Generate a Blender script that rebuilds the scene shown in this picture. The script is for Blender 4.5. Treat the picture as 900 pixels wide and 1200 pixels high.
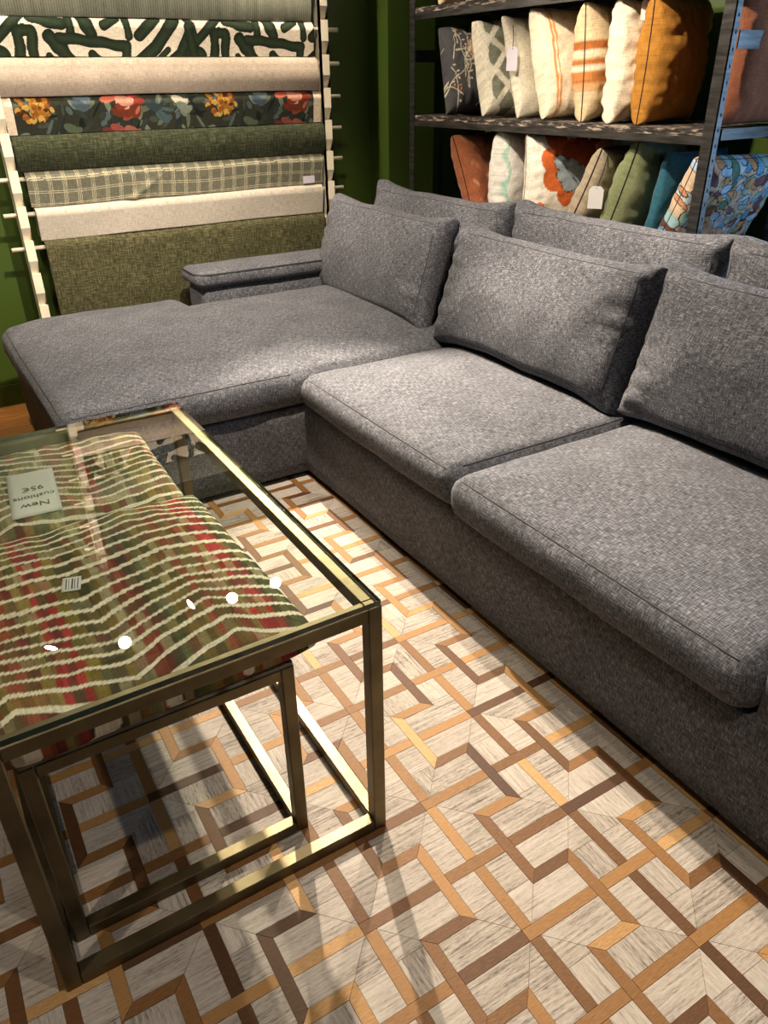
import bpy, bmesh, math, random
import numpy as np
from mathutils import Vector, Matrix, noise as mnoise

random.seed(7); rng = np.random.default_rng(11)
for o in list(bpy.data.objects): bpy.data.objects.remove(o)
S = bpy.context.scene
COL = S.collection

# ------------------------------------------------------------------ camera
FPX = 896.6; YAW, PIT, ROL = [math.radians(a) for a in (30.918, 29.545, -0.892)]
CAMZ = 1.5
cF = Vector((math.sin(YAW)*math.cos(PIT), math.cos(YAW)*math.cos(PIT), -math.sin(PIT)))
cR0 = Vector((math.cos(YAW), -math.sin(YAW), 0)); cU0 = cR0.cross(cF)
cR = cR0*math.cos(ROL)+cU0*math.sin(ROL); cU = -cR0*math.sin(ROL)+cU0*math.cos(ROL)
cam = bpy.data.cameras.new('camera'); camo = bpy.data.objects.new('camera', cam); COL.objects.link(camo)
M4 = Matrix((( cR.x, cU.x, -cF.x, 0), (cR.y, cU.y, -cF.y, 0), (cR.z, cU.z, -cF.z, CAMZ), (0, 0, 0, 1)))
camo.matrix_world = M4
cam.sensor_fit = 'VERTICAL'; cam.sensor_height = 24; cam.sensor_width = 18; cam.lens = FPX/1200*24
cam.clip_start = .02
S.camera = camo
def project(p):
    d = Vector(p)-Vector((0, 0, CAMZ)); k = d.dot(cF)
    if k < .05: return None
    return 450+FPX*d.dot(cR)/k, 600-FPX*d.dot(cU)/k, k

# ------------------------------------------------------------------ world, light, exposure
W = bpy.data.worlds.new('world'); S.world = W; W.use_nodes = True
W.node_tree.nodes['Background'].inputs[0].default_value = (.55, .68, .9, 1)
W.node_tree.nodes['Background'].inputs[1].default_value = .7
S.view_settings.view_transform = 'Standard'; S.view_settings.look = 'None'
S.view_settings.gamma = 1; S.view_settings.exposure = 0.0
S.view_settings.use_curve_mapping = False
CEIL = 2.75
WARM = (1, .84, .66)
# lamp heads of the ceiling tracks: position, aim, watts, cone degrees, blend
LAMPS = [
    ((0.105, 3.84, 2.56), (0.85, 4.2, 1.2), 135, 80, .7),
    ((0.488, 3.70, 2.56), (0.20, 1.6, 0.5), 60, 56, .6),
    ((0.897, 3.84, 2.56), (2.7, 3.4, 1.35), 170, 66, .6),
    ((1.158, 3.775, 2.56), (1.0, 1.3, 0.0), 110, 50, .5),
    ((1.45, 3.78, 2.56), (1.2, 1.55, 0.0), 920, 40, .55),
    ((2.05, 3.84, 2.56), (1.55, 4.2, 1.2), 75, 76, .7),  # unseen extra head, added to brighten the hung fabrics
]
FILL_LAMPS = [  # unseen track and heads, added as fill for rack, chaise, seats and shelf
    ((0.55, 2.3, 2.56), (1.0, 4.2, 1.25), 85, 62, .6),
    ((1.0, 2.3, 2.56), (0.95, 3.45, 0.45), 390, 90, .9),
    ((1.35, 2.3, 2.56), (2.7, 2.4, 1.2), 210, 66, .5),
    ((1.62, 2.3, 2.56), (1.8, 1.4, 0.55), 290, 80, .7),
]
ASSUMED_LAMPS = [  # assumed, unseen track and heads, added to light the table and near rug
    ((-0.75, 0.6, 2.56), (0.0, 1.2, 0.2), 70, 44, .5),
    ((0.6, 0.2, 2.56), (0.5, 0.8, 0.0), 55, 80, .7),
]
# daylight of an assumed, unseen window in the right-hand wall: added area light
al = bpy.data.lights.new('assumed_daylight', 'AREA'); al.shape = 'RECTANGLE'; al.size = 1.2; al.size_y = 1.6
al.energy = 26; al.color = (.36, .62, 1)
alo = bpy.data.objects.new('assumed_daylight', al); COL.objects.link(alo)
alo.location = (3.28, .75, 1.5); alo.rotation_euler = (0, math.radians(90), 0)

# ------------------------------------------------------------------ materials
def lin(h):
    h = h.lstrip('#'); r = [int(h[i:i+2], 16)/255 for i in (0, 2, 4)]
    return tuple(c/12.92 if c <= .04045 else ((c+.055)/1.055)**2.4 for c in r)
class NT:
    def __init__(s, name):
        s.m = bpy.data.materials.new(name); s.m.use_nodes = True
        s.t = s.m.node_tree; s.b = s.t.nodes['Principled BSDF']; s.out = s.t.nodes['Material Output']
    def n(s, typ, **kw):
        nd = s.t.nodes.new(typ)
        for k, v in kw.items():
            if k.startswith('_'): nd.inputs[k[1:].replace('_', ' ')].default_value = v
            else: setattr(nd, k, v)
        return nd
    def l(s, a, b): s.t.links.new(a, b)
    def inp(s, name, v): s.b.inputs[name].default_value = v
    def coord(s, kind='UV', scale=(1, 1, 1), rot=(0, 0, 0)):
        tc = s.n('ShaderNodeTexCoord'); mp = s.n('ShaderNodeMapping')
        mp.inputs['Scale'].default_value = scale; mp.inputs['Rotation'].default_value = rot
        s.l(tc.outputs[kind], mp.inputs[0]); return mp.outputs[0]
    def noise(s, vec, scale=5, detail=2, rough=.5):
        nd = s.n('ShaderNodeTexNoise'); nd.inputs['Scale'].default_value = scale
        nd.inputs['Detail'].default_value = detail; nd.inputs['Roughness'].default_value = rough
        if vec is not None: s.l(vec, nd.inputs['Vector'])
        return nd.outputs['Fac']
    def math(s, op, a, b=None, c=None):
        nd = s.n('ShaderNodeMath', operation=op)
        for i, x in enumerate((a, b, c)):
            if x is None: continue
            if isinstance(x, (int, float)): nd.inputs[i].default_value = x
            else: s.l(x, nd.inputs[i])
        return nd.outputs[0]
    def ramp(s, fac, stops, interp='LINEAR'):
        nd = s.n('ShaderNodeValToRGB'); e = nd.color_ramp.elements; nd.color_ramp.interpolation = interp
        while len(e) < len(stops): e.new(.5)
        for el, (p, c) in zip(e, stops): el.position = p; el.color = (*c[:3], 1)
        s.l(fac, nd.inputs[0]); return nd.outputs[0]
    def mix(s, fac, a, b, typ='MIX'):
        nd = s.n('ShaderNodeMix', data_type='RGBA', blend_type=typ)
        for i, x in ((0, fac), (6, a), (7, b)):
            if isinstance(x, (int, float)): nd.inputs[i].default_value = x
            elif isinstance(x, tuple): nd.inputs[i].default_value = (*x[:3], 1)
            else: s.l(x, nd.inputs[i])
        return nd.outputs[2]
    def bump(s, h, strength=.3, dist=.002):
        nd = s.n('ShaderNodeBump'); nd.inputs['Strength'].default_value = strength; nd.inputs['Distance'].default_value = dist
        s.l(h, nd.inputs['Height']); s.l(nd.outputs[0], s.b.inputs['Normal'])
    def base(s, c):
        if isinstance(c, tuple): s.b.inputs['Base Color'].default_value = (*c[:3], 1)
        else: s.l(c, s.b.inputs['Base Color'])

def m_plain(name, col, rough=.5, metal=0, var=.12, vscale=8):
    t = NT(name); v = t.noise(t.coord('Object'), vscale, 3)
    t.base(t.ramp(v, [(.3, tuple(c*(1-var) for c in col)), (.7, tuple(min(1, c*(1+var)) for c in col))]))
    t.inp('Roughness', rough); t.inp('Metallic', metal); return t.m

def m_weave(name, dark, mid, light, s=1.0, bump=.5, sheen=.0, rough=.92, attr=False):
    """woven cloth: slubbed threads in both directions, from UVs in metres"""
    t = NT(name)
    a = t.noise(t.coord('UV', (34*s, 300*s, 1)), 1, 2, .55)
    b = t.noise(t.coord('UV', (300*s, 34*s, 1)), 1, 2, .55)
    g = t.noise(t.coord('UV', (7, 7, 1)), 1, 2)
    f = t.math('MULTIPLY', t.math('ADD', a, b), .5)
    f = t.math('ADD', f, t.math('MULTIPLY', t.math('SUBTRACT', g, .5), .10))
    if attr:
        at = t.n('ShaderNodeAttribute', attribute_name='Col')
        k = t.ramp(f, [(.36, (.72,)*3), (.62, (1.18,)*3)])
        t.base(t.mix(1.0, at.outputs['Color'], k, 'MULTIPLY'))
    else:
        t.base(t.ramp(f, [(.35, dark), (.5, mid), (.65, light)]))
    t.bump(f, bump, .0025)
    t.inp('Roughness', rough); t.inp('Specular IOR Level', .2)
    if sheen: t.inp('Sheen Weight', sheen); t.inp('Sheen Roughness', .45)
    return t.m

M = {}
M['sofa'] = m_weave('charcoal_weave', (.024, .025, .030), (.083, .086, .099), (.25, .255, .285), bump=.6, sheen=.06, s=1.25)
M['sofa_seam'] = m_plain('charcoal_seam', (.04, .04, .043), .95)
M['foot'] = m_plain('black_foot', (.006, .006, .006), .6)
M['paint'] = m_weave('printed_cloth', None, None, None, attr=True, bump=.25)
M['paint_smooth'] = m_weave('printed_velvet', None, None, None, attr=True, bump=.12, sheen=.25, s=1.5)
M['cream_cloth'] = m_weave('cream_cloth', (.36, .315, .255), (.49, .44, .365), (.60, .56, .48), bump=.4)
M['olive'] = m_weave('olive_chenille', (.022, .021, .010), (.064, .061, .027), (.155, .145, .075), s=.7, bump=.8)
M['dkgreen'] = m_weave('dark_green_plush', (.012, .015, .007), (.03, .035, .016), (.075, .082, .042), s=.6, bump=.7, sheen=.12)
M['post'] = m_plain('cream_painted_wood', lin('#e6dcc4'), .55, 0, .06, 14)
M['wall'] = m_plain('green_wall_paint', (.043, .076, .009), .42, 0, .08, 2)
M['skirting'] = m_plain('green_gloss_paint', (.03, .062, .008), .3, 0, .06, 2)
M['ceil'] = m_plain('ceiling_paint', (.32, .31, .29), .9, 0, .04, 1)
M['backwall'] = m_plain('warm_plaster', (.3, .26, .2), .9, 0, .08, 1)
M['black'] = m_plain('black_metal', (.012, .012, .012), .4, .3)
M['paper'] = m_plain('white_card', (.75, .74, .72), .7, 0, .03)
M['lilac_paper'] = m_plain('lilac_card', (.56, .53, .6), .7, 0, .03)
M['ink'] = m_plain('black_ink', (.012, .012, .012), .8)
M['piping_dark'] = m_plain('dark_piping', (.03, .012, .008), .8)
M['piping_black'] = m_plain('black_piping', (.008, .008, .008), .8)
M['thread'] = m_plain('black_thread', (.006, .006, .006), .9)

def m_metal_brass():
    t = NT('antique_brass')
    v = t.noise(t.coord('Object', (3, 3, 3)), 3, 3); w = t.noise(t.coord('Object', (90, 90, 4)), 1, 2)
    t.base(t.ramp(v, [(.3, (.115, .094, .055)), (.7, (.205, .17, .10))]))
    t.b.inputs['Metallic'].default_value = 1
    t.l(t.math('MULTIPLY_ADD', w, .16, .36), t.b.inputs['Roughness']); return t.m
M['brass'] = m_metal_brass()
def m_steel():
    t = NT('gunmetal_steel'); v = t.noise(t.coord('Object', (4, 4, 30)), 2, 4)
    t.base(t.ramp(v, [(.3, (.06, .057, .054)), (.75, (.17, .165, .16))]))
    t.inp('Metallic', .85); t.l(t.math('MULTIPLY_ADD', v, .2, .28), t.b.inputs['Roughness']); return t.m
M['steel'] = m_steel()
def m_board():
    t = NT('rough_black_board')
    v = t.noise(t.coord('Object', (14, 5, 60)), 2, 5, .7); w = t.noise(t.coord('Object', (60, 22, 90)), 1, 3, .6)
    f = t.math('ADD', t.math('MULTIPLY', v, .5), t.math('MULTIPLY', w, .5))
    t.base(t.ramp(f, [(.47, (.012, .01, .009)), (.53, (.09, .07, .055)), (.6, (.42, .34, .26))]))
    t.bump(f, .9, .01); t.inp('Roughness', .8); return t.m
M['board'] = m_board()
def m_glass():
    t = NT('clear_glass'); tr = t.n('ShaderNodeBsdfTransparent'); tr.inputs[0].default_value = (.95, .985, .955, 1)
    gl = t.n('ShaderNodeBsdfGlossy'); gl.inputs['Roughness'].default_value = 0; gl.inputs[0].default_value = (1, 1, 1, 1)
    lw = t.n('ShaderNodeLayerWeight'); lw.inputs[0].default_value = .5      # Schlick reflectance, both surfaces of the pane
    f = t.math('MULTIPLY_ADD', t.math('POWER', lw.outputs['Facing'], 3.6), .9, .11)
    mx = t.n('ShaderNodeMixShader'); t.l(f, mx.inputs[0]); t.l(tr.outputs[0], mx.inputs[1]); t.l(gl.outputs[0], mx.inputs[2])
    t.l(mx.outputs[0], t.out.inputs[0]); return t.m
def m_glass_under():
    t = NT('clear_glass_underside'); tr = t.n('ShaderNodeBsdfTransparent'); tr.inputs[0].default_value = (.97, .99, .97, 1)
    t.l(tr.outputs[0], t.out.inputs[0]); return t.m
def m_glass_edge():
    t = NT('green_glass_edge'); t.base((.012, .032, .022)); t.inp('Roughness', .08); t.inp('Specular IOR Level', .9); return t.m
M['glass'] = m_glass(); M['glass_under'] = m_glass_under(); M['glass_edge'] = m_glass_edge()
def m_emit(name, col, st):
    t = NT(name); t.base((.8, .8, .8)); t.b.inputs['Emission Color'].default_value = (*col, 1); t.b.inputs['Emission Strength'].default_value = st; return t.m
M['lens'] = m_emit('lit_lamp_lens', (1, .9, .75), 45)
M['assumed_pane'] = m_emit('assumed_window_glow', (.5, .74, 1), 1.3)  # bluish glow for the assumed window, which is out of view
def piece_rand(t):
    oi = t.n('ShaderNodeObjectInfo'); ge = t.n('ShaderNodeNewGeometry')
    return t.math('FRACT', t.math('ADD', oi.outputs['Random'], ge.outputs['Random Per Island']))
def m_rug_patch():
    t = NT('grey_cream_hide'); r = piece_rand(t)
    wc = t.n('ShaderNodeNewGeometry').outputs['Position']
    def pos(scale, rot=0):
        mp = t.n('ShaderNodeMapping'); mp.inputs['Scale'].default_value = scale; mp.inputs['Rotation'].default_value = (0, 0, rot)
        t.l(wc, mp.inputs[0]); return mp.outputs[0]
    def streak(sc1, sc2):
        return t.math('ADD', t.math('MULTIPLY', t.noise(pos(sc1), 1, 4, .62), .62), t.math('MULTIPLY', t.noise(pos(sc2), 1, 2), .38))
    sx = streak((9, 170, 1), (70, 600, 1)); sy = streak((170, 9, 1), (600, 70, 1))
    pick = t.math('GREATER_THAN', t.math('FRACT', t.math('MULTIPLY', r, 7.3)), .8)
    f = t.math('ADD', t.math('MULTIPLY', sx, t.math('SUBTRACT', 1, pick)), t.math('MULTIPLY', sy, pick))
    f = t.math('ADD', f, t.math('MULTIPLY', t.math('SUBTRACT', r, .5), .10))
    f = t.math('ADD', f, t.math('MULTIPLY', t.math('SUBTRACT', t.noise(pos((9, 9, 1)), 1, 2), .5), .12))
    t.base(t.ramp(f, [(.33, (.085, .072, .06)), (.41, (.235, .203, .172)), (.50, (.355, .315, .27)), (.66, (.46, .42, .37))]))
    t.bump(f, .35, .002); t.inp('Roughness', .85); t.inp('Sheen Weight', .1); return t.m
def m_rug_strip():
    t = NT('tan_brown_hide'); r = piece_rand(t)
    wc = t.n('ShaderNodeNewGeometry').outputs['Position']
    mp = t.n('ShaderNodeMapping'); mp.inputs['Scale'].default_value = (260, 260, 1); mp.inputs['Rotation'].default_value = (0, 0, .6); t.l(wc, mp.inputs[0])
    mp2 = t.n('ShaderNodeMapping'); mp2.inputs['Scale'].default_value = (60, 340, 1); mp2.inputs['Rotation'].default_value = (0, 0, .7); t.l(wc, mp2.inputs[0])
    h = t.noise(mp2.outputs[0], 1, 3, .6)
    f = t.math('ADD', r, t.math('MULTIPLY', t.math('SUBTRACT', h, .5), .5))
    c = t.ramp(f, [(.0, (.055, .021, .006)), (.25, (.115, .048, .012)), (.5, (.21, .10, .029)), (.78, (.315, .165, .053)), (1.0, (.46, .285, .12))])
    t.base(c); t.bump(h, .3, .002); t.inp('Roughness', .6); t.inp('Specular IOR Level', .35); return t.m
M['rug_patch'] = m_rug_patch(); M['rug_strip'] = m_rug_strip()
M['rug_base'] = m_plain('rug_backing', (.3, .2, .11), .95)
def m_wood():
    t = NT('orange_oak'); oi = t.n('ShaderNodeObjectInfo')
    f = t.noise(t.coord('Object', (3, 45, 1)), 2, 4, .6)
    c = t.ramp(f, [(.3, (.30, .115, .022)), (.6, (.50, .21, .05)), (.8, (.6, .3, .09))])
    k = t.ramp(oi.outputs['Random'], [(0, (.8,)*3), (1, (1.1,)*3)])
    t.base(t.mix(1.0, c, k, 'MULTIPLY')); t.inp('Roughness', .35); return t.m
M['wood'] = m_wood()
M['subfloor'] = m_plain('dark_floor', (.05, .025, .01), .7)

# ------------------------------------------------------------------ object helpers
def link(o, parent=None):
    COL.objects.link(o)
    if parent is not None: o.parent = parent
    return o
def tag(o, label=None, cat=None, group=None, kind=None):
    if label: o['label'] = label
    if cat: o['category'] = cat
    if group: o['group'] = group
    if kind: o['kind'] = kind
    return o
def thing(name, label, cat, loc=(0, 0, 0), rot=None, group=None):
    o = bpy.data.objects.new(name, None); o.empty_display_size = .1; link(o); o.location = loc
    if rot is not None: o.rotation_euler = rot
    return tag(o, label, cat, group)
def mk(name, verts, faces, mat, parent=None, smooth=False, uv=None, col=None, mats=None, fmat=None):
    me = bpy.data.meshes.new(name); me.from_pydata([tuple(map(float, v)) for v in verts], [], faces)
    for m in (mats or [mat]): me.materials.append(M[m] if isinstance(m, str) else m)
    if smooth: me.polygons.foreach_set('use_smooth', [True]*len(me.polygons))
    if fmat is not None: me.polygons.foreach_set('material_index', fmat)
    if uv is not None:
        ul = me.uv_layers.new(name='UVMap'); ul.data.foreach_set('uv', np.asarray(uv, float).ravel())
    if col is not None:
        ca = me.color_attributes.new('Col', 'FLOAT_COLOR', 'POINT')
        a = np.ones((len(verts), 4)); a[:, :3] = col; ca.data.foreach_set('color', a.ravel())
    me.update(); return link(bpy.data.objects.new(name, me), parent)
def box_data(x0, x1, y0, y1, z0, z1):
    v = [(x0, y0, z0), (x1, y0, z0), (x1, y1, z0), (x0, y1, z0), (x0, y0, z1), (x1, y0, z1), (x1, y1, z1), (x0, y1, z1)]
    f = [(0, 3, 2, 1), (4, 5, 6, 7), (0, 1, 5, 4), (1, 2, 6, 5), (2, 3, 7, 6), (3, 0, 4, 7)]
    return v, f
def box(name, b, mat, parent=None, bev=0, seg=2):
    v, f = box_data(*b); o = mk(name, v, f, mat, parent)
    if bev:
        bm = bmesh.new(); bm.from_mesh(o.data)
        bmesh.ops.bevel(bm, geom=bm.edges[:], offset=bev, segments=seg, affect='EDGES', profile=.6)
        bm.to_mesh(o.data); bm.free()
        o.data.polygons.foreach_set('use_smooth', [False]*len(o.data.polygons))
    return o
def boxes(name, bs, mat, parent=None):
    V, F = [], []
    for b in bs:
        v, f = box_data(*b); k = len(V); V += v; F += [tuple(i+k for i in q) for q in f]
    return mk(name, V, F, mat, parent)
def tube(name, pts, r, mat, parent=None, n=6, closed=False):
    pts = [Vector(p) for p in pts]; V, F = [], []; L = len(pts)
    up = None
    for i, p in enumerate(pts):
        if closed: d = pts[(i+1) % L]-pts[i-1]
        else: d = pts[min(i+1, L-1)]-pts[max(i-1, 0)]
        d.normalize()
        if up is None: up = Vector((0, 0, 1)) if abs(d.z) < .9 else Vector((1, 0, 0))
        a = d.cross(up).normalized(); b = a.cross(d).normalized(); up = b
        for k in range(n):
            t = 2*math.pi*k/n; V.append(p+a*r*math.cos(t)+b*r*math.sin(t))
    for i in range(L if closed else L-1):
        j = (i+1) % L
        for k in range(n):
            F.append((i*n+k, i*n+(k+1) % n, j*n+(k+1) % n, j*n+k))
    if not closed:
        F.append(tuple(range(n-1, -1, -1))); F.append(tuple((L-1)*n+k for k in range(n)))
    return mk(name, V, F, mat, parent, smooth=True)
def cyl(name, a, b, r, mat, parent=None, n=16): 
    o = tube(name, [a, b], r, mat, parent, n)
    for p in o.data.polygons:
        if len(p.vertices) > 4: p.use_smooth = False
    return o

# soft box cushion over a union of rectangles (plan), rounded edges + crown
def soft(name, rects, z0, z1, r, mat, parent=None, crown=.02, crown_lo=0, bulge=.008, step=.035, nz=6, wob=.004, seed=0, fall=.16, pinch=0, xf=None, crects=None, pucker=0):
    X0 = min(q[0] for q in rects); X1 = max(q[1] for q in rects); Y0 = min(q[2] for q in rects); Y1 = max(q[3] for q in rects)
    def grid(a0, a1, extra):
        base = set()
        n = max(4, int((a1-a0)/step))
        for i in range(n+1): base.add(round(a0+(a1-a0)*i/n, 5))
        for e in extra:
            for k in (0, .25, .5, .75, 1.05):
                for s in (-1, 1):
                    c = e+s*r*k
                    if a0 <= c <= a1: base.add(round(c, 5))
        L = sorted(base); out = [L[0]]
        ex = {round(e, 5) for e in extra}
        for c in L[1:]:
            if c-out[-1] < .006 and c not in ex: continue
            if c-out[-1] < .006 and c in ex and out[-1] not in ex: out[-1] = c; continue
            out.append(c)
        return out
    xs = grid(X0, X1, [q for t in rects for q in t[:2]]); ys = grid(Y0, Y1, [q for t in rects for q in t[2:]])
    zs = [z0+(z1-z0)*i/nz for i in range(nz+1)]
    inside = lambda x, y: any(a < x < b and c < y < d for a, b, c, d in rects)
    cell = {(i, j): inside((xs[i]+xs[i+1])/2, (ys[j]+ys[j+1])/2) for i in range(len(xs)-1) for j in range(len(ys)-1)}
    V, idx, F, UV = [], {}, [], []
    def vid(x, y, z):
        k = (x, y, round(z, 5))
        if k not in idx: idx[k] = len(V); V.append((x, y, z))
        return idx[k]
    def face(ps, ax):
        F.append(tuple(vid(*p) for p in ps))
        for p in ps: UV.append((p[0], p[1]) if ax == 2 else (p[1], p[2]) if ax == 0 else (p[0], p[2]))
    for (i, j), c in cell.items():
        if not c: continue
        a, b, d, e = xs[i], xs[i+1], ys[j], ys[j+1]
        face([(a, d, z1), (b, d, z1), (b, e, z1), (a, e, z1)], 2); face([(a, e, z0), (b, e, z0), (b, d, z0), (a, d, z0)], 2)
        for k in range(nz):
            za, zb = zs[k], zs[k+1]
            if not cell.get((i-1, j)): face([(a, e, za), (a, d, za), (a, d, zb), (a, e, zb)], 0)
            if not cell.get((i+1, j)): face([(b, d, za), (b, e, za), (b, e, zb), (b, d, zb)], 0)
            if not cell.get((i, j-1)): face([(a, d, za), (b, d, za), (b, d, zb), (a, d, zb)], 1)
            if not cell.get((i, j+1)): face([(b, e, za), (a, e, za), (a, e, zb), (b, e, zb)], 1)
    zm = (z0+z1)/2; hz = (z1-z0)/2; out = []
    for x, y, z in V:
        best = None
        for a, b, c, d in rects:
            q = (min(max(x, a+r), b-r), min(max(y, c+r), d-r)); dd = (q[0]-x)**2+(q[1]-y)**2
            if best is None or dd < best[0]: best = (dd, q)
        q = Vector((*best[1], min(max(z, z0+r), z1-r))); p = Vector((x, y, z)); v = p-q
        if v.length > 1e-6: p = q+v.normalized()*r
        # distance to outline (inside)
        dist = 0
        for a, b, c, d in (crects or rects): dist = max(dist, min(x-a, b-x, y-c, d-y))
        s = (z-zm)/hz
        cr = 1-math.exp(-(max(dist, 0)/fall)**1.3)
        if s > 0: p.z += crown*cr*s
        else: p.z += crown_lo*cr*s
        if bulge and dist < r*1.5:
            n2 = Vector((x-best[1][0], y-best[1][1], 0))
            if n2.length > 1e-5: p += n2.normalized()*bulge*(1-s*s)
        if pinch:   # thin, eared corners
            cu = abs(2*(x-X0)/(X1-X0)-1); cv = abs(2*(y-Y0)/(Y1-Y0)-1)
            k = (cu*cv)**5; p.z = zm+(p.z-zm)*(1-.3*k); p.x += pinch*k*(1 if x > (X0+X1)/2 else -1); p.y += pinch*k*(1 if y > (Y0+Y1)/2 else -1)
        if pucker:
            de = min(x-X0, X1-x); nn = mnoise.noise(Vector((y*5+seed, x*2, s*2)))
            p.z += (1 if s > 0 else -1)*pucker*math.sin(y*88+nn*5+seed)*math.exp(-((de-.05)/.055)**2)*min(1, abs(s)*1.5)*(.5+nn)
        if wob:
            nv = mnoise.noise_vector(Vector((x*3.1+seed*7.3, y*3.1, z*3.1)))*wob*1.2+mnoise.noise_vector(Vector((x*8+seed*3.3, y*8, z*8)))*wob*.6
            p += nv
        out.append(p if xf is None else xf(p))
    return mk(name, out, F, mat, parent, smooth=True, uv=UV)

# ------------------------------------------------------------------ room shell
def struct(o): o['kind'] = 'structure'; return o
XL, XR, YF, YB = -2.6, 3.3, -2.6, 4.35
fl = struct(box('floor', (XL, XR, YF, YB, -.05, -.012), 'subfloor'))
k = 0
PW = .175
yy = YB
while yy > 2.3:
    x = XL+(.5 if k % 2 else 0)
    if x > XL: box('plank', (XL, x-.003, yy-PW+.003, yy, -.012, 0), 'wood', fl)
    while x < XR-.01:
        e = min(x+1.5, XR)
        box('plank', (x, e-.003, yy-PW+.003, yy, -.012, 0), 'wood', fl); x = e
    yy -= PW; k += 1
struct(box('floor_front', (XL, XR, YF, yy, -.012, 0), 'wood'))
struct(box('wall_back', (XL, XR, YB, YB+.1, 0, CEIL), 'wall'))
struct(box('baseboard_back', (XL, 2.55, YB-.012, YB, 0, .11), 'skirting'))
struct(box('wall_corner', (2.55, 2.86, 4.14, YB, 0, CEIL), 'wall'))
struct(box('wall_left', (XL-.1, XL, YF, YB, 0, CEIL), 'backwall'))
struct(box('wall_front', (XL, XR, YF-.1, YF, 0, CEIL), 'backwall'))
struct(box('ceiling', (XL, XR, YF, YB, CEIL, CEIL+.1), 'ceil'))
# right wall with an opening for the assumed, unseen window
wy0, wy1, wz0, wz1 = .15, 1.35, .7, 2.3
wr = struct(boxes('wall_right', [(XR, XR+.1, YF, wy0, 0, CEIL), (XR, XR+.1, wy1, YB, 0, CEIL), (XR, XR+.1, wy0, wy1, 0, wz0), (XR, XR+.1, wy0, wy1, wz1, CEIL)], 'wall'))
wn = struct(boxes('assumed_window_1', [(XR, XR+.08, wy0, wy0+.04, wz0, wz1), (XR, XR+.08, wy1-.04, wy1, wz0, wz1), (XR, XR+.08, wy0, wy1, wz0, wz0+.04), (XR, XR+.08, wy0, wy1, wz1-.04, wz1)], 'black'))  # frame of the assumed window, unseen
box('assumed_pane', (XR+.045, XR+.05, wy0+.04, wy1-.04, wz0+.04, wz1-.04), 'assumed_pane', wn)  # glowing pane added with the assumed window

# ------------------------------------------------------------------ ceiling track lamps
def lamp_head(loc, aim, watts, cone, blend, label, group):
    loc = Vector(loc); d = (Vector(aim)-loc).normalized()
    t = thing('track_spotlight', label, 'spotlight', (loc.x, loc.y, CEIL-.04), group=group)
    off = Vector((loc.x, loc.y, CEIL-.04))
    L = lambda p: Vector(p)-off
    cyl('stem', L((loc.x, loc.y, CEIL-.04)), L(loc-d*.02+Vector((0, 0, .03))), .008, 'black', t, 10)
    cyl('housing', L(loc-d*.10), L(loc+d*.02), .042, 'black', t, 24)
    ring = cyl('rim', L(loc+d*.02), L(loc+d*.03), .042, 'black', t, 24)
    cyl('lens', L(loc+d*.03), L(loc+d*.0315), .035, 'lens', t, 24)
    li = bpy.data.lights.new('spot_light', 'SPOT'); li.energy = watts; li.color = WARM
    li.spot_size = math.radians(cone); li.spot_blend = blend; li.shadow_soft_size = .03
    lo = bpy.data.objects.new('spot_light', li); link(lo, t); lo.location = L(loc+d*.04)
    lo.rotation_euler = d.to_track_quat('-Z', 'Y').to_euler()
for n, (tr, yy0, lab, gl) in enumerate(((LAMPS, 3.78, 'above the fabric rack', 'spotlights above the fabric rack'), (FILL_LAMPS, 2.3, 'added above the chaise', 'added fill spotlights above the chaise'), (ASSUMED_LAMPS, .4, 'above the near end of the rug', 'assumed spotlights above the near end of the rug'))):
    tag(box('lamp_track', (-1.2, 2.2, yy0-.018, yy0+.018, CEIL-.04, CEIL), 'black'), 'black ceiling lamp track '+lab, 'track')
    for i, a in enumerate(sorted(tr)):
        w = ('first', 'second', 'third', 'fourth', 'fifth', 'added sixth')[i]
        if a[2] > 0: lamp_head(*a, 'black ceiling spotlight %s, %s from the left' % (lab, w), gl)

# ------------------------------------------------------------------ rug: backing + hide pieces
rug = box('patchwork_rug', (-1.35, 1.72, -.55, 2.95, .0005, .006), 'rug_base')
tag(rug, 'patchwork hide rug of cream blocks and brown meander strips under the coffee table', 'rug')
PX, PY = .2725, .1837; OX, OY = .984, .457       # column pitch, row pitch, origin crossing (wide cell)
AMP = .0490; SW = .0265; GAP = .00045
pieces = []      # (kind, polygon)
def shrink(poly, g):
    n = len(poly); out = []
    area = sum(poly[i][0]*poly[(i+1) % n][1]-poly[(i+1) % n][0]*poly[i][1] for i in range(n))
    if area < 0: poly = poly[::-1]
    for i in range(n):
        p0 = Vector(poly[i-1]); p1 = Vector(poly[i]); p2 = Vector(poly[(i+1) % n])
        a = (p1-p0).normalized(); b = (p2-p1).normalized()
        na = Vector((-a.y, a.x)); nb = Vector((-b.y, b.x)); k = 1+na.dot(nb)
        out.append(p1+(na+nb)*g/max(k, .3))
    return out
h = SW/2
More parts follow.
